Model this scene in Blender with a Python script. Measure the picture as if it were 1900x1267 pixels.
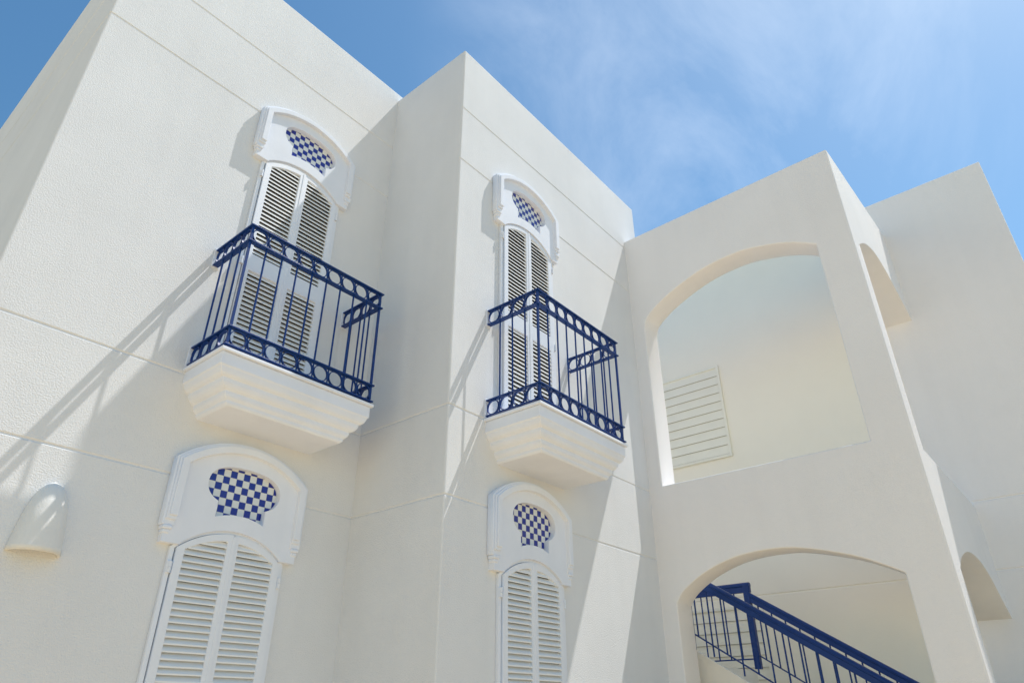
import bpy, bmesh, math, random
from mathutils import Vector, Matrix

random.seed(4)
for o in list(bpy.data.objects):
    bpy.data.objects.remove(o)
SC = bpy.context.scene
COL = SC.collection
S = 3.4            # metres per plan unit
EYE = 1.6          # the camera stands at the origin, 1.6 m above the paving


def W(x, y, z):
    return Vector((x * S, y * S, z * S + EYE))


# ------------------------------------------------------------------ camera
cam = bpy.data.cameras.new("camera")
co = bpy.data.objects.new("camera", cam)
COL.objects.link(co)
yaw, pitch, roll = math.radians(39.912), math.radians(29.141), math.radians(-0.136)
f = Vector((math.cos(yaw) * math.cos(pitch), math.sin(yaw) * math.cos(pitch), math.sin(pitch)))
r = Vector((math.sin(yaw), -math.cos(yaw), 0))
u = r.cross(f)
r2 = r * math.cos(roll) + u * math.sin(roll)
u2 = -r * math.sin(roll) + u * math.cos(roll)
co.matrix_world = Matrix(((r2.x, u2.x, -f.x, 0), (r2.y, u2.y, -f.y, 0), (r2.z, u2.z, -f.z, EYE), (0, 0, 0, 1)))
cam.sensor_width = 36
cam.lens = 36 * 1257.9 / 1900
cam.clip_end = 5000
SC.camera = co

# ------------------------------------------------------------------ world, sun, exposure
SUN = Vector((1.97, -1.0, 4.42)).normalized()
elev = math.asin(SUN.z)
azim = math.atan2(SUN.x, SUN.y)
w = bpy.data.worlds.new("World")
SC.world = w
w.use_nodes = True
nt = w.node_tree
nt.nodes.clear()
sky = nt.nodes.new("ShaderNodeTexSky")
sky.sky_type = 'NISHITA'
sky.sun_disc = False
sky.sun_elevation = elev
sky.sun_rotation = azim
sky.altitude = 0
sky.air_density = 1.0
sky.dust_density = 0.6
sky.ozone_density = 1.6
tc = nt.nodes.new("ShaderNodeTexCoord")
mp = nt.nodes.new("ShaderNodeMapping")
mp.inputs['Rotation'].default_value = (0.3, 0.2, 0.9)
mp.inputs['Scale'].default_value = (1.6, 3.0, 2.2)
nz = nt.nodes.new("ShaderNodeTexNoise")
nz.inputs['Scale'].default_value = 1.5
nz.inputs['Detail'].default_value = 9
nz.inputs['Roughness'].default_value = 0.62
nz.inputs['Distortion'].default_value = 0.5
cr = nt.nodes.new("ShaderNodeValToRGB")
cr.color_ramp.elements[0].position = 0.40
cr.color_ramp.elements[0].color = (0, 0, 0, 1)
cr.color_ramp.elements[1].position = 0.80
cr.color_ramp.elements[1].color = (0.30, 0.30, 0.30, 1)
mx = nt.nodes.new("ShaderNodeMix")
mx.data_type = 'RGBA'
mx.inputs['B'].default_value = (7.0, 7.6, 8.4, 1)
bg = nt.nodes.new("ShaderNodeBackground")
bg.inputs['Strength'].default_value = 0.135
wo = nt.nodes.new("ShaderNodeOutputWorld")
L = nt.links.new
L(tc.outputs['Generated'], mp.inputs['Vector'])
L(mp.outputs['Vector'], nz.inputs['Vector'])
L(nz.outputs['Fac'], cr.inputs['Fac'])
# the thin cloud bank stands in one part of the sky
cb = (f * 1257.9 + r * (1330 - 950) - u * (120 - 633.5)).normalized()
dt = nt.nodes.new("ShaderNodeVectorMath")
dt.operation = 'DOT_PRODUCT'
dt.inputs[1].default_value = cb
gt = nt.nodes.new("ShaderNodeMapRange")
gt.interpolation_type = 'SMOOTHSTEP'
gt.inputs['From Min'].default_value = 0.91
gt.inputs['From Max'].default_value = 0.985
ml = nt.nodes.new("ShaderNodeMath")
ml.operation = 'MULTIPLY'
L(tc.outputs['Generated'], dt.inputs[0])
L(dt.outputs['Value'], gt.inputs['Value'])
L(gt.outputs['Result'], ml.inputs[0])
L(cr.outputs['Color'], ml.inputs[1])
L(ml.outputs[0], mx.inputs['Factor'])
hs = nt.nodes.new("ShaderNodeHueSaturation")
hs.inputs['Saturation'].default_value = 1.22
L(sky.outputs['Color'], hs.inputs['Color'])
tint = nt.nodes.new("ShaderNodeMix")
tint.data_type = 'RGBA'
tint.blend_type = 'MULTIPLY'
tint.inputs['Factor'].default_value = 1
tint.inputs['B'].default_value = (1.0, 1.10, 0.98, 1)
L(hs.outputs['Color'], tint.inputs['A'])
L(tint.outputs['Result'], mx.inputs['A'])
L(mx.outputs['Result'], bg.inputs['Color'])
L(bg.outputs['Background'], wo.inputs['Surface'])

sl = bpy.data.lights.new("sun", 'SUN')
sl.energy = 3.5
sl.angle = math.radians(0.53)
sl.color = (1.0, 0.965, 0.915)
so = bpy.data.objects.new("sun", sl)
COL.objects.link(so)
so.rotation_euler = SUN.to_track_quat('Z', 'Y').to_euler()
so.location = (20, -10, 40)
SC.view_settings.view_transform = 'Standard'
SC.view_settings.look = 'None'
SC.view_settings.gamma = 1
SC.view_settings.use_curve_mapping = False
SC.view_settings.exposure = 0.34
SC.render.engine = 'CYCLES'
SC.cycles.max_bounces = 12
SC.cycles.diffuse_bounces = 8


# ------------------------------------------------------------------ materials
def mat(name, col, rough=0.8, bump=None, var=0.0, vscale=1.5, spec=0.3, coat=0.0, fine=None, streak=0.0):
    m = bpy.data.materials.new(name)
    m.use_nodes = True
    n = m.node_tree
    b = n.nodes['Principled BSDF']
    b.inputs['Base Color'].default_value = (*col, 1)
    b.inputs['Roughness'].default_value = rough
    b.inputs['Specular IOR Level'].default_value = spec
    b.inputs['Coat Weight'].default_value = coat
    geo = n.nodes.new("ShaderNodeNewGeometry")
    if var:
        t = n.nodes.new("ShaderNodeTexNoise")
        t.inputs['Scale'].default_value = vscale
        t.inputs['Detail'].default_value = 7
        t.inputs['Roughness'].default_value = 0.6
        rp = n.nodes.new("ShaderNodeValToRGB")
        rp.color_ramp.elements[0].position = 0.3
        rp.color_ramp.elements[1].position = 0.72
        rp.color_ramp.elements[0].color = (*[c * (1 - var) for c in col], 1)
        rp.color_ramp.elements[1].color = (*[min(1, c * (1 + var * .6)) for c in col], 1)
        n.links.new(geo.outputs['Position'], t.inputs['Vector'])
        n.links.new(t.outputs['Fac'], rp.inputs['Fac'])
        src = rp.outputs['Color']
        if streak:
            mpn = n.nodes.new("ShaderNodeMapping")
            mpn.inputs['Scale'].default_value = (3.5, 3.5, .22)
            t2 = n.nodes.new("ShaderNodeTexNoise")
            t2.inputs['Scale'].default_value = 1.6
            t2.inputs['Detail'].default_value = 5
            r2_ = n.nodes.new("ShaderNodeMapRange")
            r2_.inputs['From Min'].default_value = .42
            r2_.inputs['From Max'].default_value = .75
            r2_.inputs['To Min'].default_value = 1.0
            r2_.inputs['To Max'].default_value = 1.0 - streak
            mm = n.nodes.new("ShaderNodeMix")
            mm.data_type = 'RGBA'
            mm.blend_type = 'MULTIPLY'
            mm.inputs['Factor'].default_value = 1
            n.links.new(geo.outputs['Position'], mpn.inputs['Vector'])
            n.links.new(mpn.outputs['Vector'], t2.inputs['Vector'])
            n.links.new(t2.outputs['Fac'], r2_.inputs['Value'])
            n.links.new(src, mm.inputs['A'])
            n.links.new(r2_.outputs['Result'], mm.inputs['B'])
            src = mm.outputs['Result']
        n.links.new(src, b.inputs['Base Color'])
    if bump:
        scale, dist, strength = bump
        t = n.nodes.new("ShaderNodeTexNoise")
        t.inputs['Scale'].default_value = scale
        t.inputs['Detail'].default_value = 4
        t.inputs['Roughness'].default_value = 0.55
        bp = n.nodes.new("ShaderNodeBump")
        bp.inputs['Distance'].default_value = dist
        bp.inputs['Strength'].default_value = strength
        n.links.new(geo.outputs['Position'], t.inputs['Vector'])
        n.links.new(t.outputs['Fac'], bp.inputs['Height'])
        last = bp
        if fine:
            t2 = n.nodes.new("ShaderNodeTexNoise")
            t2.inputs['Scale'].default_value = fine[0]
            t2.inputs['Detail'].default_value = 3
            b2 = n.nodes.new("ShaderNodeBump")
            b2.inputs['Distance'].default_value = fine[1]
            b2.inputs['Strength'].default_value = fine[2]
            n.links.new(geo.outputs['Position'], t2.inputs['Vector'])
            n.links.new(t2.outputs['Fac'], b2.inputs['Height'])
            n.links.new(bp.outputs['Normal'], b2.inputs['Normal'])
            last = b2
        n.links.new(last.outputs['Normal'], b.inputs['Normal'])
    return m


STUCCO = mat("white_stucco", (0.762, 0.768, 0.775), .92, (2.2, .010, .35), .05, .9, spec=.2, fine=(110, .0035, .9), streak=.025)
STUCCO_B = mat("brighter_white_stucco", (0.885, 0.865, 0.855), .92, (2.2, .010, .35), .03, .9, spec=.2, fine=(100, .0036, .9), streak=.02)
PLASTER = mat("smooth_white_plaster", (0.81, 0.845, 0.92), .85, (5, .006, .5), .045, 2.2, spec=.15, streak=.03, fine=(120, .001, .5))
PAINT = mat("white_painted_wood", (0.80, 0.83, 0.89), .42, (30, .0006, .4), .02, 5, spec=.45)
SLATP = mat("off_white_painted_slats", (0.87, 0.87, 0.86), .5, (30, .0006, .4), .03, 5, spec=.35)
VENTPAINT = mat("cream_painted_boards", (0.88, 0.86, 0.76), .6, (30, .0006, .4), .03, 5)
BLUE = mat("blue_gloss_metal", (0.004, 0.036, 0.19), .42, (60, .0006, .5), .12, 12, spec=.35)
GLASS = mat("dark_door_board", (0.07, 0.06, 0.05), .6, None, 0, spec=.3)
CONC = mat("painted_concrete", (0.84, 0.79, 0.70), .85, (12, .004, .5), .06, 3)
BOUNCE_FLOOR = mat("pale_bounce_floor", (0.90, 0.78, 0.54), .7, (12, .002, .4), .06, 3)  # pale warm colour of the added floor that bounces light
DARK = mat("dim_backing", (0.48, 0.45, 0.38), .9)
BOUNCE_TINT = mat("warm_bounce_tint", (0.94, 0.895, 0.785), .9, (2.2, .010, .35), .03, .9, spec=.15, fine=(110, .002, .7))  # warm bounced light put into the colour of the hall's back wall
LAMPM = mat("matte_off_white_plaster", (0.78, 0.77, 0.74), .95, (14, .006, .6), .05, 4, spec=.08, fine=(110, .002, .7))
FLOORM = mat("sunlit_sand_paving", (0.72, 0.53, 0.30), .9, (8, .01, .5), .14, 1.3)


def tile_material():
    m = bpy.data.materials.new("blue_white_checker_tiles")
    m.use_nodes = True
    n = m.node_tree
    b = n.nodes['Principled BSDF']
    b.inputs['Roughness'].default_value = .22
    b.inputs['Specular IOR Level'].default_value = .5
    tcn = n.nodes.new("ShaderNodeTexCoord")
    ck = n.nodes.new("ShaderNodeTexChecker")
    ck.inputs['Scale'].default_value = 1.0
    ck.inputs['Color1'].default_value = (0.013, 0.027, 0.27, 1)
    ck.inputs['Color2'].default_value = (0.72, 0.74, 0.74, 1)
    mpn = n.nodes.new("ShaderNodeMapping")
    k = 1 / (.01455 * S)
    mpn.inputs['Scale'].default_value = (k, k, k)
    mpn.inputs['Location'].default_value = (0.0, 0.5, 0.0)
    # grout: distance to the nearest tile edge in x and z
    sep = n.nodes.new("ShaderNodeSeparateXYZ")
    n.links.new(tcn.outputs['Object'], mpn.inputs['Vector'])
    n.links.new(mpn.outputs['Vector'], ck.inputs['Vector'])
    n.links.new(mpn.outputs['Vector'], sep.inputs['Vector'])
    outs = []
    for ax in ('X', 'Z'):
        fr = n.nodes.new("ShaderNodeMath"); fr.operation = 'FRACT'
        ab = n.nodes.new("ShaderNodeMath"); ab.operation = 'SUBTRACT'; ab.inputs[1].default_value = .5
        a2 = n.nodes.new("ShaderNodeMath"); a2.operation = 'ABSOLUTE'
        gt = n.nodes.new("ShaderNodeMath"); gt.operation = 'GREATER_THAN'; gt.inputs[1].default_value = .475
        n.links.new(sep.outputs[ax], fr.inputs[0]); n.links.new(fr.outputs[0], ab.inputs[0])
        n.links.new(ab.outputs[0], a2.inputs[0]); n.links.new(a2.outputs[0], gt.inputs[0])
        outs.append(gt)
    mxx = n.nodes.new("ShaderNodeMath"); mxx.operation = 'MAXIMUM'
    n.links.new(outs[0].outputs[0], mxx.inputs[0]); n.links.new(outs[1].outputs[0], mxx.inputs[1])
    mc = n.nodes.new("ShaderNodeMix"); mc.data_type = 'RGBA'
    mc.inputs['B'].default_value = (.42, .43, .46, 1)
    n.links.new(mxx.outputs[0], mc.inputs['Factor'])
    n.links.new(ck.outputs['Color'], mc.inputs['A'])
    n.links.new(mc.outputs['Result'], b.inputs['Base Color'])
    return m


TILES = tile_material()


# ------------------------------------------------------------------ helpers
def tag(o, label=None, cat=None, group=None, kind=None):
    for k, v in (("label", label), ("category", cat), ("group", group), ("kind", kind)):
        if v:
            o[k] = v
    return o


def empty(name, p, label, cat, group=None):
    o = bpy.data.objects.new(name, None)
    o.empty_display_size = .2
    COL.objects.link(o)
    o.location = p
    return tag(o, label, cat, group)


def obj(name, bm, m, parent=None, bevel=0.0, seg=2, smooth=False, angle=40, origin=None):
    """link a bmesh (world coordinates) as one object; origin = where its local zero lies"""
    og = Vector(origin) if origin is not None else (Vector(parent.location) if parent else Vector((0, 0, 0)))
    bmesh.ops.recalc_face_normals(bm, faces=bm.faces)
    bmesh.ops.translate(bm, verts=bm.verts, vec=-og)
    me = bpy.data.meshes.new(name)
    bm.to_mesh(me)
    bm.free()
    me.materials.append(m)
    if smooth:
        for p in me.polygons:
            p.use_smooth = True
    o = bpy.data.objects.new(name, me)
    COL.objects.link(o)
    if parent:
        o.parent = parent
        o.location = og - full_loc(parent)
    else:
        o.location = og
    if bevel:
        b = o.modifiers.new("bevel", 'BEVEL')
        b.width = bevel
        b.segments = seg
        b.limit_method = 'ANGLE'
        b.angle_limit = math.radians(angle)
        b.harden_normals = False
    return o


def full_loc(o):
    v = Vector((0, 0, 0))
    while o:
        v += Vector(o.location)
        o = o.parent
    return v


def box(bm, a, b):
    """axis aligned box between two plan-unit corners"""
    a, b = W(*a), W(*b)
    lo = Vector((min(a[i], b[i]) for i in range(3)))
    hi = Vector((max(a[i], b[i]) for i in range(3)))
    vs = [bm.verts.new((x, y, z)) for x in (lo.x, hi.x) for y in (lo.y, hi.y) for z in (lo.z, hi.z)]
    for q in ((0, 1, 3, 2), (4, 6, 7, 5), (0, 4, 5, 1), (2, 3, 7, 6), (0, 2, 6, 4), (1, 5, 7, 3)):
        bm.faces.new([vs[i] for i in q])


def tube(bm, p0, p1, rad, n=10):
    d = (p1 - p0).normalized()
    a = d.orthogonal().normalized()
    b = d.cross(a)
    rings = []
    for p in (p0, p1):
        rings.append([bm.verts.new(p + (a * math.cos(t) + b * math.sin(t)) * rad) for t in [2 * math.pi * i / n for i in range(n)]])
    for i in range(n):
        j = (i + 1) % n
        bm.faces.new((rings[0][i], rings[0][j], rings[1][j], rings[1][i]))
    bm.faces.new(rings[0][::-1])
    bm.faces.new(rings[1])


def beam(bm, p0, p1, prof):
    """sweep a (side, up) profile in metres from p0 to p1; 'up' stays vertical"""
    d = (p1 - p0).normalized()
    side = d.cross(Vector((0, 0, 1))).normalized()
    rings = [[bm.verts.new(p + side * s_ + Vector((0, 0, z_))) for s_, z_ in prof] for p in (p0, p1)]
    n = len(prof)
    for i in range(n):
        j = (i + 1) % n
        bm.faces.new((rings[0][i], rings[0][j], rings[1][j], rings[1][i]))
    bm.faces.new(rings[0][::-1])
    bm.faces.new(rings[1])


def plate(outer, holes, axis, d0, d1):
    """a slab outlined in (s, z) plan units with holes, between offsets d0 and d1 along the axis ('x' or 'y'); returns a bmesh"""
    cu = bpy.data.curves.new("tmp", 'CURVE')
    cu.dimensions = '2D'
    cu.fill_mode = 'BOTH'
    for lp in [outer] + holes:
        sp = cu.splines.new('POLY')
        sp.points.add(len(lp) - 1)
        for i, (a, b) in enumerate(lp):
            sp.points[i].co = (a * S, b * S, 0, 1)
        sp.use_cyclic_u = True
    cu.extrude = abs(d1 - d0) * S / 2
    o = bpy.data.objects.new("tmp", cu)
    COL.objects.link(o)
    dg = bpy.context.evaluated_depsgraph_get()
    me = bpy.data.meshes.new_from_object(o.evaluated_get(dg), depsgraph=dg)
    bm = bmesh.new()
    bm.from_mesh(me)
    bpy.data.objects.remove(o)
    bpy.data.curves.remove(cu)
    bpy.data.meshes.remove(me)
    mid = (d0 + d1) / 2 * S
    for v in bm.verts:
        s_, z_, t_ = v.co.x, v.co.y, v.co.z
        v.co = (mid + t_, s_, z_ + EYE) if axis == 'x' else (s_, mid + t_, z_ + EYE)
    bmesh.ops.remove_doubles(bm, verts=bm.verts, dist=1e-5)
    bmesh.ops.dissolve_limit(bm, angle_limit=math.radians(.5), verts=bm.verts, edges=bm.edges)
    return bm


def arc(x0, x1, z_spring, z_crown, n=28):
    """points of a circular segment from (x0, z_spring) over the crown to (x1, z_spring)"""
    h = abs(x1 - x0) / 2
    rise = z_crown - z_spring
    R = (h * h + rise * rise) / (2 * rise)
    cx, cz = (x0 + x1) / 2, z_crown - R
    a0 = math.asin(h / R)
    sg = 1 if x1 > x0 else -1
    return [(cx + sg * R * math.sin(a), cz + R * math.cos(a)) for a in [(-a0 + 2 * a0 * i / n) for i in range(n + 1)]]


def ell(x0, x1, z_spring, z_crown, n=36, p=2.0):
    """half-ellipse-like (flattened) arch between two springing points, with superellipse power p"""
    cx, h = (x0 + x1) / 2, abs(x1 - x0) / 2
    sg = 1 if x1 > x0 else -1
    out = []
    for i in range(n + 1):
        t = math.pi * (1 - i / n)
        c, s_ = math.cos(t), math.sin(t)
        out.append((cx + sg * h * math.copysign(abs(c) ** (2 / p), c), z_spring + (z_crown - z_spring) * abs(s_) ** (2 / p)))
    return out


GZ = -EYE / S          # ground level in plan units


def block(name, x0, x1, y0, y1, top, grooves, label, cat, left=True, thick=None):
    """a rendered building volume: rectangle swept up a profile with V grooves; grooves = [(z, on_front, on_left)]"""
    rows = [(GZ - .05, 0, 0)]
    gw, gd = .0032, .0034
    for z, ff, lf in sorted(grooves):
        rows += [(z - gw, 0, 0), (z, gd * ff, gd * lf), (z + gw, 0, 0)]
    rows.append((top, 0, 0))
    bm = bmesh.new()
    rings = []
    for z, a, b in rows:
        rings.append([bm.verts.new(W(*p)) for p in ((x0 + b, y0 + a, z), (x1 - a, y0 + a, z), (x1 - a, y1, z), (x0 + b, y1, z))])
    for i in range(len(rings) - 1):
        for j in range(4):
            k = (j + 1) % 4
            bm.faces.new((rings[i][j], rings[i][k], rings[i + 1][k], rings[i + 1][j]))
    # parapet: the roof deck lies below the wall top
    t = .07
    inn = [(x0 + t, y0 + t), (x1 - t, y0 + t), (x1 - t, y1 - t), (x0 + t, y1 - t)]
    r1 = [bm.verts.new(W(a, b, top)) for a, b in inn]
    r0 = [bm.verts.new(W(a, b, top - .15)) for a, b in inn]
    for j in range(4):
        k = (j + 1) % 4
        bm.faces.new((rings[-1][j], rings[-1][k], r1[k], r1[j]))
        bm.faces.new((r1[j], r1[k], r0[k], r0[j]))
    bm.faces.new(r0)
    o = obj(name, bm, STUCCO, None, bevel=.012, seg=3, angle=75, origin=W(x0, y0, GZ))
    return tag(o, label, cat)


# ------------------------------------------------------------------ ground
def ground():
    bm = bmesh.new()
    s_ = 400
    vs = [bm.verts.new((x, y, 0)) for x, y in ((-s_, -s_), (s_, -s_), (s_, s_), (-s_, s_))]
    bm.faces.new(vs)
    o = obj("ground", bm, FLOORM)
    tag(o, kind="structure")


ground()

# ------------------------------------------------------------------ building volumes
YA, YB = 1.307, 1.0
XL, XC = .165, .974
US, T = 1.861, .09
VS, VI = .253, .345
XB = 2.653
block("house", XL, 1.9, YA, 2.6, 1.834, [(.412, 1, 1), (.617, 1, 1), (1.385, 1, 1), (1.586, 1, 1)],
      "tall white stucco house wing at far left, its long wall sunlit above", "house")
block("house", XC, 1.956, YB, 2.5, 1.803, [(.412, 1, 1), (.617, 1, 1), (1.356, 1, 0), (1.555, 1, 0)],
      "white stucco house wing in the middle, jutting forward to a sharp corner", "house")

# rear block behind the stairs: tall part and a lower part to its right
rear = empty("rear_building", W(XB, .2, GZ), "plain white building behind the arches at far right, one tall block and one low", "building")


def rear_wall():
    gw, gd = .0042, .0050
    rows = [(GZ - .05, 0)]
    for z in (.404, .62):
        rows += [(z - gw, 0), (z, gd), (z + gw, 0)]
    for nm, y0, y1, top, x in (("wall", -.132, 2.2, 1.878, XB), ("low_wall", -3.0, -.10, 1.405, XB + .004)):
        bm = bmesh.new()
        rr = rows + [(top, 0)]
        rings = []
        for z, a in rr:
            rings.append([bm.verts.new(W(*p)) for p in ((x + a, y0, z), (x + 1.2, y0, z), (x + 1.2, y1, z), (x + a, y1, z))])
        for i in range(len(rings) - 1):
            for j in range(4):
                k = (j + 1) % 4
                bm.faces.new((rings[i][j], rings[i][k], rings[i + 1][k], rings[i + 1][j]))
        bm.faces.new(rings[-1])
        obj(nm, bm, STUCCO_B, rear, bevel=.012, seg=3, angle=75)


rear_wall()

# stair tower: an arched front screen wall and an arched side screen wall, open to the sky
tower = empty("stair_tower", W(US, VS, GZ), "white stucco stair tower with big arched openings, one above the other", "stair tower")


def smooth(pts, n=6):
    """Catmull-Rom curve through measured points"""
    out = []
    P_ = [pts[0]] + pts + [pts[-1]]
    for i in range(1, len(P_) - 2):
        p0, p1, p2, p3 = P_[i - 1:i + 3]
        for k in range(n):
            t = k / n
            out.append(tuple(.5 * (2 * p1[j] + (p2[j] - p0[j]) * t + (2 * p0[j] - 5 * p1[j] + 4 * p2[j] - p3[j]) * t * t +
                                   (3 * p1[j] - p0[j] - 3 * p2[j] + p3[j]) * t ** 3) for j in (0, 1)))
    out.append(pts[-1])
    return out


A_UP = smooth([(.954, 1.195), (.940, 1.228), (.896, 1.262), (.842, 1.290), (.786, 1.312), (.724, 1.330), (.662, 1.339), (.600, 1.341), (.551, 1.336), (.464, 1.314), (.405, 1.289), (.353, 1.257)])
A_LO = smooth([(.950, .288), (.922, .320), (.850, .361), (.758, .389), (.659, .396), (.575, .387), (.463, .354), (.396, .323), (.355, .300)])
UP = [(.955, .628)] + A_UP + [(.353, .628)]
front_out = [(YB + .006, GZ - .05), (YB + .006, 1.584), (VS, 1.584), (VS, GZ - .05), (.355, GZ - .05)] + A_LO[::-1] + [(.950, GZ - .05)]
bm = plate(front_out, [UP], 'x', US, US + T)
obj("front_wall", bm, STUCCO_B, tower, bevel=.014, seg=3, angle=45)
bm = bmesh.new()
box(bm, (US + T + .0005, VI + .0005, GZ - .01), (XB - .001, 1.745, GZ + .03))
obj("bounce_floor", bm, BOUNCE_FLOOR, tower)  # unseen floor, added to bounce warm light into the hall
xs0, xe = 1.928, XB + .004
S_UP = smooth([(xs0, 1.243), (1.99, 1.285), (2.071, 1.331), (2.163, 1.367), (2.25, 1.386), (2.36, 1.383), (2.468, 1.360), (2.56, 1.338), (xe - .003, 1.312)])
S_LO = smooth([(xs0, .300), (2.004, .340), (2.122, .374), (2.234, .388), (2.357, .383), (2.471, .352), (2.569, .303), (xe, .262)])
out2 = [(US + .002, GZ - .05), (US + .002, 1.582), (xe, 1.712), (xe, .60)] + S_LO[::-1] + [(xs0, GZ - .05)]
up2 = [(xs0, .603)] + S_UP + [(xe - .003, .603)]
bm = plate(out2, [up2], 'y', VS - .0008, VI)
obj("side_wall", bm, STUCCO_B, tower, bevel=.006, seg=2, angle=45)
bm = bmesh.new()
box(bm, (1.957, 1.75, GZ), (XB - .001, 1.85, 1.75))
obj("end_wall", bm, STUCCO_B, tower)


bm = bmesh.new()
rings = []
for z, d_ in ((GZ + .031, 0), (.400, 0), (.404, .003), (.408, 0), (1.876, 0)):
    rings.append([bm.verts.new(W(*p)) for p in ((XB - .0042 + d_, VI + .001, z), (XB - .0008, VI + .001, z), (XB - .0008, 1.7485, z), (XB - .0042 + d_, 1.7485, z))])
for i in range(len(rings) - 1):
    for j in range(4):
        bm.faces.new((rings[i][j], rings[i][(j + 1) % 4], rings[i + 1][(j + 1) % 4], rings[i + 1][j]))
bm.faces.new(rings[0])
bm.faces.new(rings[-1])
obj("bounce_lining", bm, BOUNCE_TINT, tower)  # added sheet over the rear wall, its warm tone stands in for bounced light


# ------------------------------------------------------------------ balconies
def balcony(x0, x1, yw, yf, zs, label):
    t = empty("balcony", W((x0 + x1) / 2, yw, zs), label, "balcony", "balconies with blue ring railings")
    # plaster corbel: stepped inverted pyramid
    prof = [(.000, .0), (.000, -.026), (.003, -.028), (.0045, -.033), (.0075, -.039), (.012, -.043), (.017, -.045), (.017, -.049),
            (.0185, -.054), (.022, -.059), (.027, -.063), (.032, -.065), (.032, -.070), (.034, -.075), (.038, -.079),
            (.041, -.081), (.041, -.086), (.044, -.089), (.046, -.091)]
    bm = bmesh.new()
    rings = []
    a0, a1, b0 = x0 - .0045, x1 + .0035, yf - .0025
    for ins, z in prof:
        fi = ins * .72
        rings.append([bm.verts.new(W(*p)) for p in ((a0 + ins, yw + .01, zs + z), (a0 + ins, b0 + fi, zs + z), (a1 - ins, b0 + fi, zs + z), (a1 - ins, yw + .01, zs + z))])
    for i in range(len(rings) - 1):
        for j in range(4):
            k = (j + 1) % 4
            bm.faces.new((rings[i][j], rings[i][k], rings[i + 1][k], rings[i + 1][j]))
    bm.faces.new(rings[0])
    bm.faces.new(rings[-1])
    obj("corbel", bm, PLASTER, t, bevel=.006, seg=2, angle=22)
    # thin floor slab with a small drip edge
    bm = bmesh.new()
    box(bm, (a0 - .0055, b0 - .0060, zs + .0007), (a1 + .0055, yw + .01, zs + .0075))
    obj("slab", bm, PLASTER, t, bevel=.004)
    fw, ft = .0135, .0032          # flat bar width and thickness
    bands = ((zs + .0145, zs + .0545), (zs + .265, zs + .305))
    for lo, hi in bands:
        for z in (lo, hi):
            bm = bmesh.new()
            h = fw / 2
            o_ = [(x0 - h, yw), (x0 - h, yf - h), (x1 + h, yf - h), (x1 + h, yw)]
            i_ = [(x0 + h, yw), (x0 + h, yf + h), (x1 - h, yf + h), (x1 - h, yw)]
            rg = []
            for zz in (z - ft / 2, z + ft / 2):
                rg.append(([bm.verts.new(W(a, b, zz)) for a, b in o_], [bm.verts.new(W(a, b, zz)) for a, b in i_]))
            for q in range(3):
                bm.faces.new((rg[0][0][q], rg[0][0][q + 1], rg[1][0][q + 1], rg[1][0][q]))
                bm.faces.new((rg[0][1][q], rg[1][1][q], rg[1][1][q + 1], rg[0][1][q + 1]))
                bm.faces.new((rg[0][0][q], rg[0][1][q], rg[0][1][q + 1], rg[0][0][q + 1]))
                bm.faces.new((rg[1][0][q], rg[1][0][q + 1], rg[1][1][q + 1], rg[1][1][q]))
            for q in (0, 3):
                bm.faces.new((rg[0][0][q], rg[1][0][q], rg[1][1][q], rg[0][1][q]))
            obj("handrail" if z == bands[1][1] else "rail", bm, BLUE, t, bevel=.0015)
    # rings between the flat bars, uprights between the rings
    nf, ns = 9, 4
    spots, ups = [], []
    for i in range(nf):
        spots.append((x0 + (x1 - x0) * (i + .5) / nf, yf, 'x'))
    for i in range(ns):
        yy = yf + (yw - yf) * (i + .5) / ns
        spots += [(x0, yy, 'y'), (x1, yy, 'y')]
    for i in range(nf + 1):
        ups.append((x0 + (x1 - x0) * i / nf, yf, i in (0, nf)))
    for i in range(1, ns):
        yy = yf + (yw - yf) * i / ns
        ups += [(x0, yy, False), (x1, yy, False)]
    rad = (bands[0][1] - bands[0][0] - ft) / 2
    meshes = {}
    for cx, cy, ax in spots:
        pitch_ = (x1 - x0) / nf if ax == 'x' else (yw - yf) / ns
        for lo, hi in bands:
            c = W(cx, cy, (lo + hi) / 2)
            if ax not in meshes:
                bm = bmesh.new()
                n = 28
                rr = min(rad, pitch_ / 2 - .0006) * S
                rv = rad * S
                loops = []
                for k in range(n):
                    a = 2 * math.pi * k / n
                    pts = []
                    for dr, dy in ((0, -.009), (0, .009), (-.006, .009), (-.006, -.009)):
                        hx, hz = (rr + dr) * math.cos(a), (rv + dr) * math.sin(a)
                        pts.append(bm.verts.new((hx, dy, hz) if ax == 'x' else (dy, hx, hz)))
                    loops.append(pts)
                for k in range(n):
                    A_, B_ = loops[k], loops[(k + 1) % n]
                    for q in range(4):
                        q2 = (q + 1) % 4
                        bm.faces.new((A_[q], B_[q], B_[q2], A_[q2]))
                bmesh.ops.recalc_face_normals(bm, faces=bm.faces)
                me = bpy.data.meshes.new("ring")
                bm.to_mesh(me)
                bm.free()
                me.materials.append(BLUE)
                meshes[ax] = me
            o = bpy.data.objects.new("ring", meshes[ax])
            COL.objects.link(o)
            o.parent = t
            o.location = c - Vector(t.location)
    for cx, cy, corner in ups:
        bm = bmesh.new()
        if corner:
            k = .0024
            box(bm, (cx - k, cy - k, zs + .0075), (cx + k, cy + k, bands[1][1]))
        else:
            tube(bm, W(cx, cy, bands[0][1]), W(cx, cy, bands[1][0]), .0072)
            for lo, hi in bands:
                box(bm, (cx - .0012, cy - .0012, lo), (cx + .0012, cy + .0012, hi))
        obj("corner_post" if corner else "baluster", bm, BLUE, t)
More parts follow.
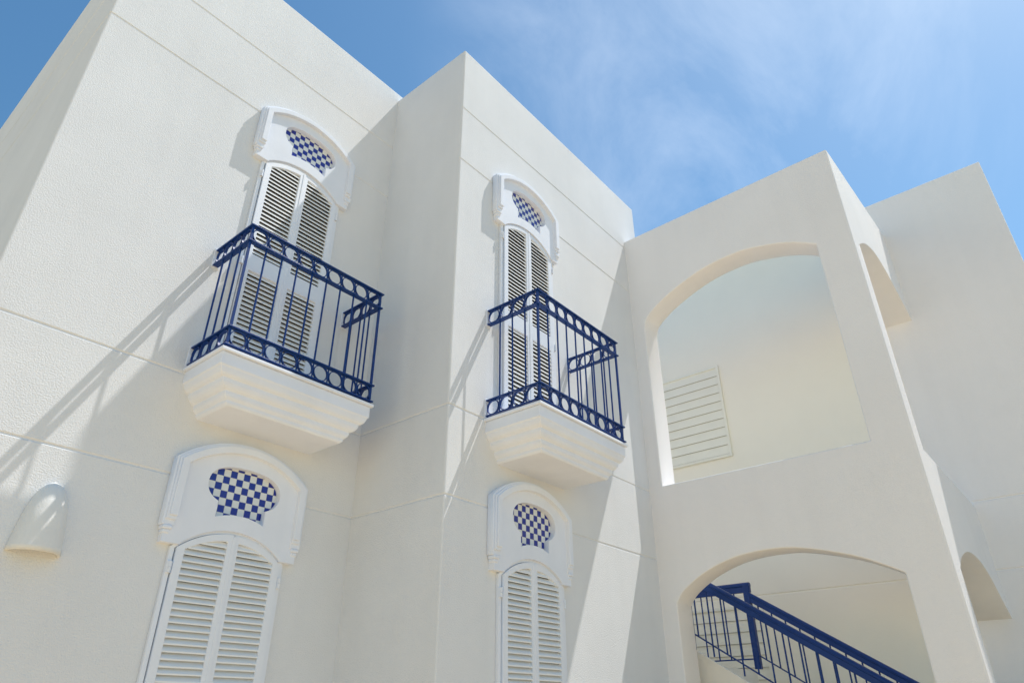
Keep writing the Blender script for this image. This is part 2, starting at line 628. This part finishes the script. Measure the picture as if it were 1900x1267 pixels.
    # short feet that hold the lowest bar off the slab
    for i in (2, 4, 6, 8):
        bm = bmesh.new()
        xx = x0 + (x1 - x0) * i / nf
        tube(bm, W(xx, yf, zs + .007), W(xx, yf, bands[0][0]), .007)
        obj("foot", bm, BLUE, t)
    # plaster pads where the bands meet the wall
    for lo, hi in bands:
        for xx in (x0, x1):
            bm = bmesh.new()
            box(bm, (xx - .009, yw - .0022, lo - .005), (xx + .009, yw + .002, hi + .005))
            obj("wall_pad", bm, PLASTER, t, bevel=.003)
    return t


balcony(.527, .880, YA, 1.163, .6215, "larger nearer balcony with blue ring railing on the recessed left wall, below the shadowed hood")
balcony(1.102, 1.450, YB, .841, .6100, "balcony with blue ring railing on the sunlit middle wing")


# ------------------------------------------------------------------ louvred shutters
def shutters(xc, yw, zs, label, group):
    """pair of arched louvred leaves; zs = springing height"""
    t = empty("louvred_shutters", W(xc, yw, zs - .6), label, "shutters", group)
    zb, zc = zs - .60, zs + .044
    hw = .1125
    # surrounding frame
    fo = [(xc - hw - .006, zb - .01)] + arc(xc - hw - .006, xc + hw + .006, zs + .002, zc + .006) + [(xc + hw + .006, zb - .01)]
    fi = [(xc + hw - .002, zb)] + arc(xc + hw - .002, xc - hw + .002, zs, zc - .002) + [(xc - hw + .002, zb)]
    bm = plate(fo, [fi], 'y', yw - .0085, yw - .0003)
    obj("frame", bm, PAINT, t, bevel=.003)
    bm = plate([(xc - hw, zb)] + arc(xc - hw, xc + hw, zs, zc) + [(xc + hw, zb)], [], 'y', yw - .0016, yw - .0006)
    obj("door_pane", bm, GLASS, t)
    full = arc(xc - hw + .003, xc + hw - .003, zs, zc - .003, 60)

    def top_at(x):
        return max((z for a, z in full if abs(a - x) < .004), default=zs)
    for sd in (-1, 1):
        xo, xi = xc + sd * (hw - .004), xc + sd * .0012
        st, ce = .0155, .0105      # outer stile, meeting stile
        lf = empty_part("shutter_leaf", t)
        outer = [(xo, zb), (xi, zb)] + [p for p in sorted(full, key=lambda q: sd * q[0]) if sd * (p[0] - xi) > 0 and sd * (xo - p[0]) > 0]
        # outline from the meeting edge to the outer edge
        arch_pts = [(xi, top_at(xi))] + [p for p in sorted(full, key=lambda q: sd * q[0]) if sd * (p[0] - xi) > .002 and sd * (xo - p[0]) > .001] + [(xo, zs)]
        outer = [(xo, zb), (xi, zb)] + arch_pts
        hx0, hx1 = xi + sd * ce, xo - sd * st
        inner_arc = [(x, z - .0135) for x, z in arch_pts if sd * (x - hx0) > .001 and sd * (hx1 - x) > .001]
        z_in0 = top_at(hx0) - .0135
        z_in1 = top_at(hx1) - .0135
        zm0, zm1 = zs - .318, zs - .273
        up = [(hx1, zm1), (hx0, zm1), (hx0, z_in0)] + inner_arc + [(hx1, z_in1)]
        lw = [(hx1, zb + .03), (hx0, zb + .03), (hx0, zm0), (hx1, zm0)]
        bm = plate(outer, [up, lw], 'y', yw - .0122 - (.001 if sd < 0 else 0), yw - .0035)
        o = obj("leaf_frame", bm, PAINT, lf, bevel=.002)
        # slats, tilted: the outer edge hangs lower; one set above and one below the middle rail
        p_ = .0118
        for part_lo, part_hi in ((zb + .036, zm0 - .004), (zm1 + .004, zc - .016)):
            bm = bmesh.new()
            z = part_lo
            while z < part_hi:
                a, b = sorted((hx0 - sd * .002, hx1 + sd * .002))
                lim = [x for x, zz in full if zz > z + .012]
                if lim:
                    a, b = max(a, min(lim)), min(b, max(lim))
                if lim and b - a > .006:
                    d0, d1 = yw - .0040, yw - .0118
                    tk = .0024
                    jz = random.uniform(-.0004, .0004)
                    pts = [(d0, z + .0126 + jz), (d0, z + .0126 - tk + jz), (d1, z - .0006 + jz), (d1, z + tk + jz * .5)]
                    r0 = [bm.verts.new(W(a, y, zz)) for y, zz in pts]
                    r1 = [bm.verts.new(W(b, y, zz)) for y, zz in pts]
                    for q in range(4):
                        q2 = (q + 1) % 4
                        bm.faces.new((r0[q], r0[q2], r1[q2], r1[q]))
                    bm.faces.new(r0[::-1])
                    bm.faces.new(r1)
                z += p_
            obj("slats", bm, SLATP, lf, bevel=.0015)
        for hz in (zs - .035, zs - .30, zs - .55):
            bm = bmesh.new()
            hxx = xc + sd * (hw + .001)
            tube(bm, W(hxx, yw - .0125, hz - .010), W(hxx, yw - .0125, hz - .0006), .008)
            tube(bm, W(hxx, yw - .0125, hz + .0006), W(hxx, yw - .0125, hz + .010), .008)
            box(bm, (hxx - .004, yw - .0115, hz - .010), (hxx + .004, yw - .0085, hz + .010))
            obj("hinge", bm, PAINT, lf)
    # cover strip over the meeting edge
    bm = bmesh.new()
    box(bm, (xc - .0035, yw - .0145, zb), (xc + .0035, yw - .0125, zc - .006))
    obj("meeting_bead", bm, PAINT, t, bevel=.002)
    return t


def empty_part(name, parent):
    o = bpy.data.objects.new(name, None)
    COL.objects.link(o)
    o.parent = parent
    return o


SH = "arched louvred shutters"
XA_, XB_ = .6905, 1.258
shutters(XA_, YA, 1.229, "tall white louvred shutters behind the nearer left balcony railing", SH)
shutters(XB_, YB, 1.219, "tall white louvred shutters behind the middle wing's balcony railing, sunlit", SH)
shutters(XA_, YA, .279, "white louvred shutters in shade at bottom left, beneath the larger balcony", SH)
shutters(XB_, YB, .271, "white louvred shutters in shade beneath the middle wing's balcony", SH)


# ------------------------------------------------------------------ decorated hoods over the shutters
def hood(xc, yw, zb, label):
    """zb = lower edge"""
    t = empty("window_hood", W(xc, yw, zb), label, "window hood", "hoods with checker tiles over the shutters")
    h = .1405
    cutw, cut0, cut1 = .1045, zb, zb + .0405
    outer = [(xc - h, zb)] + arc(xc - h, xc + h, zb + .156, zb + .211, 40) + [(xc + h, zb)] + \
        [(xc + cutw, zb)] + arc(xc + cutw, xc - cutw, zb + .003, zb + .041, 30) + [(xc - cutw, zb)]
    kx, kz = xc + .0035, zb + .1275
    a, b, sw = .080, .0410, .0525

    def key(g):
        aa, bb, ss = a + g, b + g, sw + g
        t0 = -math.acos((ss / aa) ** 1.2)
        pts = []
        n = 50
        # run from lower right, over the top, to lower left
        for i in range(n + 1):
            th = t0 + (math.pi - 2 * t0) * i / n
            c_, s_ = math.cos(th), math.sin(th)
            pts.append((kx + aa * math.copysign(abs(c_) ** (1 / 1.2), c_), kz + bb * math.copysign(abs(s_) ** (1 / 1.2), s_)))
        bot = arc(kx - ss, kx + ss, zb + .0625 - g, zb + .0725 - g, 12)
        return pts + bot
    bm = plate(outer, [key(0)], 'y', yw - .0155, yw + .0035)
    obj("hood_panel", bm, PLASTER, t, bevel=.004, angle=50)
    # tiles set back in the recess
    bm = plate(key(.001), [], 'y', yw - .0008, yw + .001)
    obj("tile_inset", bm, TILES, t, origin=W(kx - .063 + .00365, yw, zb + .135 - .0006))
    # moulding round the sides and over the top: three steps
    for ho, hi_, d, dk, z0 in ((.1475, .1240, .0185, .0005, .030), (.1435, .1243, .0225, .0183, .040), (.1395, .1246, .0265, .0223, .047)):
        cr_o = zb + .211 + (ho - .1405) * .95
        cr_i = zb + .211 - (.1405 - hi_) * .95
        sp_o = zb + .156 + (ho - .1405) * .55
        sp_i = zb + .156 - (.1405 - hi_) * .35
        o_ = [(xc - ho, zb + z0)] + arc(xc - ho, xc + ho, sp_o, cr_o, 40) + [(xc + ho, zb + z0)]
        i_ = [(xc + hi_, zb + z0)] + arc(xc + hi_, xc - hi_, sp_i, cr_i, 40) + [(xc - hi_, zb + z0)]
        bm = plate(o_ + i_, [], 'y', yw - d, yw - dk)
        obj("moulding", bm, PLASTER, t, bevel=.004, angle=50)
    # stepped stops where the moulding ends
    for sd in (-1, 1):
        bm = bmesh.new()
        for i, (w0, w1, d, z0, z1) in enumerate(((.127, .1450, .0205, .0225, .0302), (.129, .1430, .0178, .0150, .0230))):
            box(bm, (xc + sd * w0, yw - d, zb + z0), (xc + sd * w1, yw - .0007, zb + z1 - .0003))
        obj("moulding_stop", bm, PLASTER, t, bevel=.008, seg=3)
    return t


hood(XA_ - .001, YA, 1.236, "white hood with checker tiles, topmost on the left wall, its right half in shade")
hood(XB_ - .002, YB, 1.222, "sunlit white hood with checker tiles, high on the middle wing's wall")
hood(XA_ - .001, YA, .285, "largest looking white hood with checker tiles, shaded below the left balcony")
hood(XB_ - .002, YB, .278, "shaded white hood with checker tiles, below the middle wing's balcony")


# ------------------------------------------------------------------ wall lamp
def wall_lamp(xc, yw, z0, z1, rx, ry):
    bm = bmesh.new()
    prof = []
    n = 14
    for i in range(n + 1):
        t = i / n
        z = z0 + (z1 - z0) * t
        k = (1 - t ** 4.5) ** .5 if t < 1 else 0
        k = max(k * (1 - .34 * t), .02)
        prof.append((k, z))
    m = 28
    shells = []
    for th in (0, .0045):
        rings = []
        for k, z in prof:
            zz = z - (th * .8 if z > z0 + 1e-6 else 0)
            rings.append([bm.verts.new(W(xc + (rx * k - th) * math.cos(a), yw + .001 - max(0, (ry * k - th)) * math.sin(a), zz))
                          for a in [math.pi * j / m for j in range(m + 1)]])
        for i in range(n):
            for j in range(m):
                bm.faces.new((rings[i][j], rings[i][j + 1], rings[i + 1][j + 1], rings[i + 1][j]))
        shells.append(rings)
    for j in range(m):
        bm.faces.new((shells[0][0][j], shells[0][0][j + 1], shells[1][0][j + 1], shells[1][0][j]))
    for e in (0, m):
        for i in range(n):
            bm.faces.new((shells[0][i][e], shells[0][i + 1][e], shells[1][i + 1][e], shells[1][i][e]))
    o = obj("wall_lamp", bm, LAMPM, None, smooth=True, origin=W(xc, yw, z0))
    tag(o, "white half bell plaster wall lamp, open below, low on the left wall", "wall lamp")


wall_lamp(.3605, YA, .234, .352, .040, .040)


# ------------------------------------------------------------------ boarded vents on the rear wall
XV = XB - .0042


def vent(y0, y1, z0, z1, n, label):
    t = empty("louvre_vent", W(XV, y0, z0), label, "vent", "boarded vents on the rear wall")
    fr = .011
    o_ = [(y0, z0), (y1, z0), (y1, z1), (y0, z1)]
    i_ = [(y0 + fr, z0 + fr), (y1 - fr, z0 + fr), (y1 - fr, z1 - fr), (y0 + fr, z1 - fr)]
    bm = plate(o_, [i_], 'x', XV - .010, XV - .0005)
    obj("frame", bm, VENTPAINT, t, bevel=.003)
    bm = bmesh.new()
    hz = (z1 - z0 - 2 * fr) / n
    for i in range(n):
        za = z0 + fr + hz * i
        pts = [(XV - .0075, za + .0018), (XV - .0035, za + hz + .0005), (XV - .0015, za + hz + .0005), (XV - .0055, za + .0018)]
        r0 = [bm.verts.new(W(x, y0 + fr - .001, z)) for x, z in pts]
        r1 = [bm.verts.new(W(x, y1 - fr + .001, z)) for x, z in pts]
        for q in range(4):
            q2 = (q + 1) % 4
            bm.faces.new((r0[q], r0[q2], r1[q2], r1[q]))
        bm.faces.new(r0[::-1])
        bm.faces.new(r1)
    obj("boards", bm, VENTPAINT, t)
    bm = bmesh.new()
    box(bm, (XV - .0012, y0 + fr, z0 + fr), (XV - .0004, y1 - fr, z1 - fr))
    obj("backing", bm, DARK, t)


vent(1.021, 1.40, .953, 1.373, 10, "cream boarded vent seen through the large upper arch")
vent(1.006, 1.42, -.05, .374, 10, "cream boarded vent seen through the lower arch behind the stair railing")

# ------------------------------------------------------------------ stairs
st = empty("staircase", W(2.0, .94, GZ), "pale concrete stair flight and landing inside the lower arch", "staircase")
XN, XF, YL, ZL = 1.985, 2.35, .945, .137
slope = .61
run = .0795
rise = run * slope


def build_stairs():
    n = 11
    y, z = YL, ZL
    bm = bmesh.new()
    # each tread block butts against the next; a sloping soffit below
    prof = []
    for i in range(n):
        prof += [(y, z), (y, z - rise)] if i else [(y, z - rise)]
        y -= run
        z -= rise
    prof += [(y, z), (y, z - .045), (YL, ZL - .085 - rise * .2)]
    bm = plate(prof, [], 'x', XN + .0125, XF - .003)
    obj("steps", bm, CONC, st)
    q = [(YL + .03, ZL + .040), (y, ZL + .040 - (YL + .03 - y) * slope), (y, ZL - .085 - (YL - y) * slope), (YL + .03, ZL - .067)]
    bm = plate(q, [], 'x', XN, XN + .012)
    obj("string", bm, CONC, st, bevel=.004)
    bm = bmesh.new()
    box(bm, (XN, YL + .0305, ZL - .06), (XF - .003, 1.72, ZL - .001))
    box(bm, (XN + .0125, YL + .0005, ZL - .06), (XF - .003, YL + .030, ZL - .001))
    obj("landing", bm, CONC, st)


build_stairs()


# blue railings
HR = [(-.030, 0), (-.036, -.012), (-.036, -.030), (-.024, -.038), (-.024, -.098), (.024, -.098), (.024, -.038), (.036, -.030), (.036, -.012), (.030, 0), (.018, .008), (-.018, .008)]


def stair_rail(name_label, x, y_top, ztop, y_bot, far):
    t = empty("stair_railing", W(x, y_top, ztop - .28), name_label, "railing", "blue railings of the stair flight")
    drop = (y_top - y_bot) * .64
    bm = bmesh.new()
    beam(bm, W(x, y_top, ztop), W(x, y_bot, ztop - drop), HR)
    obj("handrail", bm, BLUE, t, bevel=.003)
    bm = bmesh.new()
    zl = ztop - .177 if not far else ztop - .190
    k = .0035
    beam(bm, W(x, y_top, zl), W(x, y_bot, zl - drop), [(-.010, -.007), (.010, -.007), (.010, .007), (-.010, .007)])
    obj("lower_rail", bm, BLUE, t)
    n = int((y_top - y_bot) / .0405)
    for i in range(1, n + 1):
        yy = y_top - .0405 * i + .012
        dz = (y_top - yy) * .64
        bm = bmesh.new()
        zlow = zl - dz - (.030 if (not far and i % 2 == 0) else .0)
        rr = .0085
        if not far and i in (9, 12):
            rr = .014
        tube(bm, W(x, yy, zlow), W(x, yy, ztop - dz - .022), rr, 8)
        obj("baluster", bm, BLUE, t)
    return t


stair_rail("near blue stair railing, the thick handrail in front", 1.985, .985, .4055, .18, False)
fr_ = stair_rail("far blue stair railing with a level return and a stout post", XF, .937, .374, .10, True)
# level part round the landing with its post
bm = bmesh.new()
beam(bm, W(XF, 1.35, .4015), W(XF, .925, .4015), HR)
obj("landing_handrail", bm, BLUE, fr_, bevel=.003)
bm = bmesh.new()
box(bm, (XF - .0095, .928, .140), (XF + .0095, .948, .400))
obj("post", bm, BLUE, fr_, bevel=.004)
bm = bmesh.new()
beam(bm, W(XF, 1.35, .170), W(XF, .947, .170), [(-.010, -.007), (.010, -.007), (.010, .007), (-.010, .007)])
obj("landing_rail", bm, BLUE, fr_)
for i in range(10):
    yy = .985 + .0405 * i
    bm = bmesh.new()
    tube(bm, W(XF, yy, .170), W(XF, yy, .380), .0085, 8)
    obj("baluster", bm, BLUE, fr_)
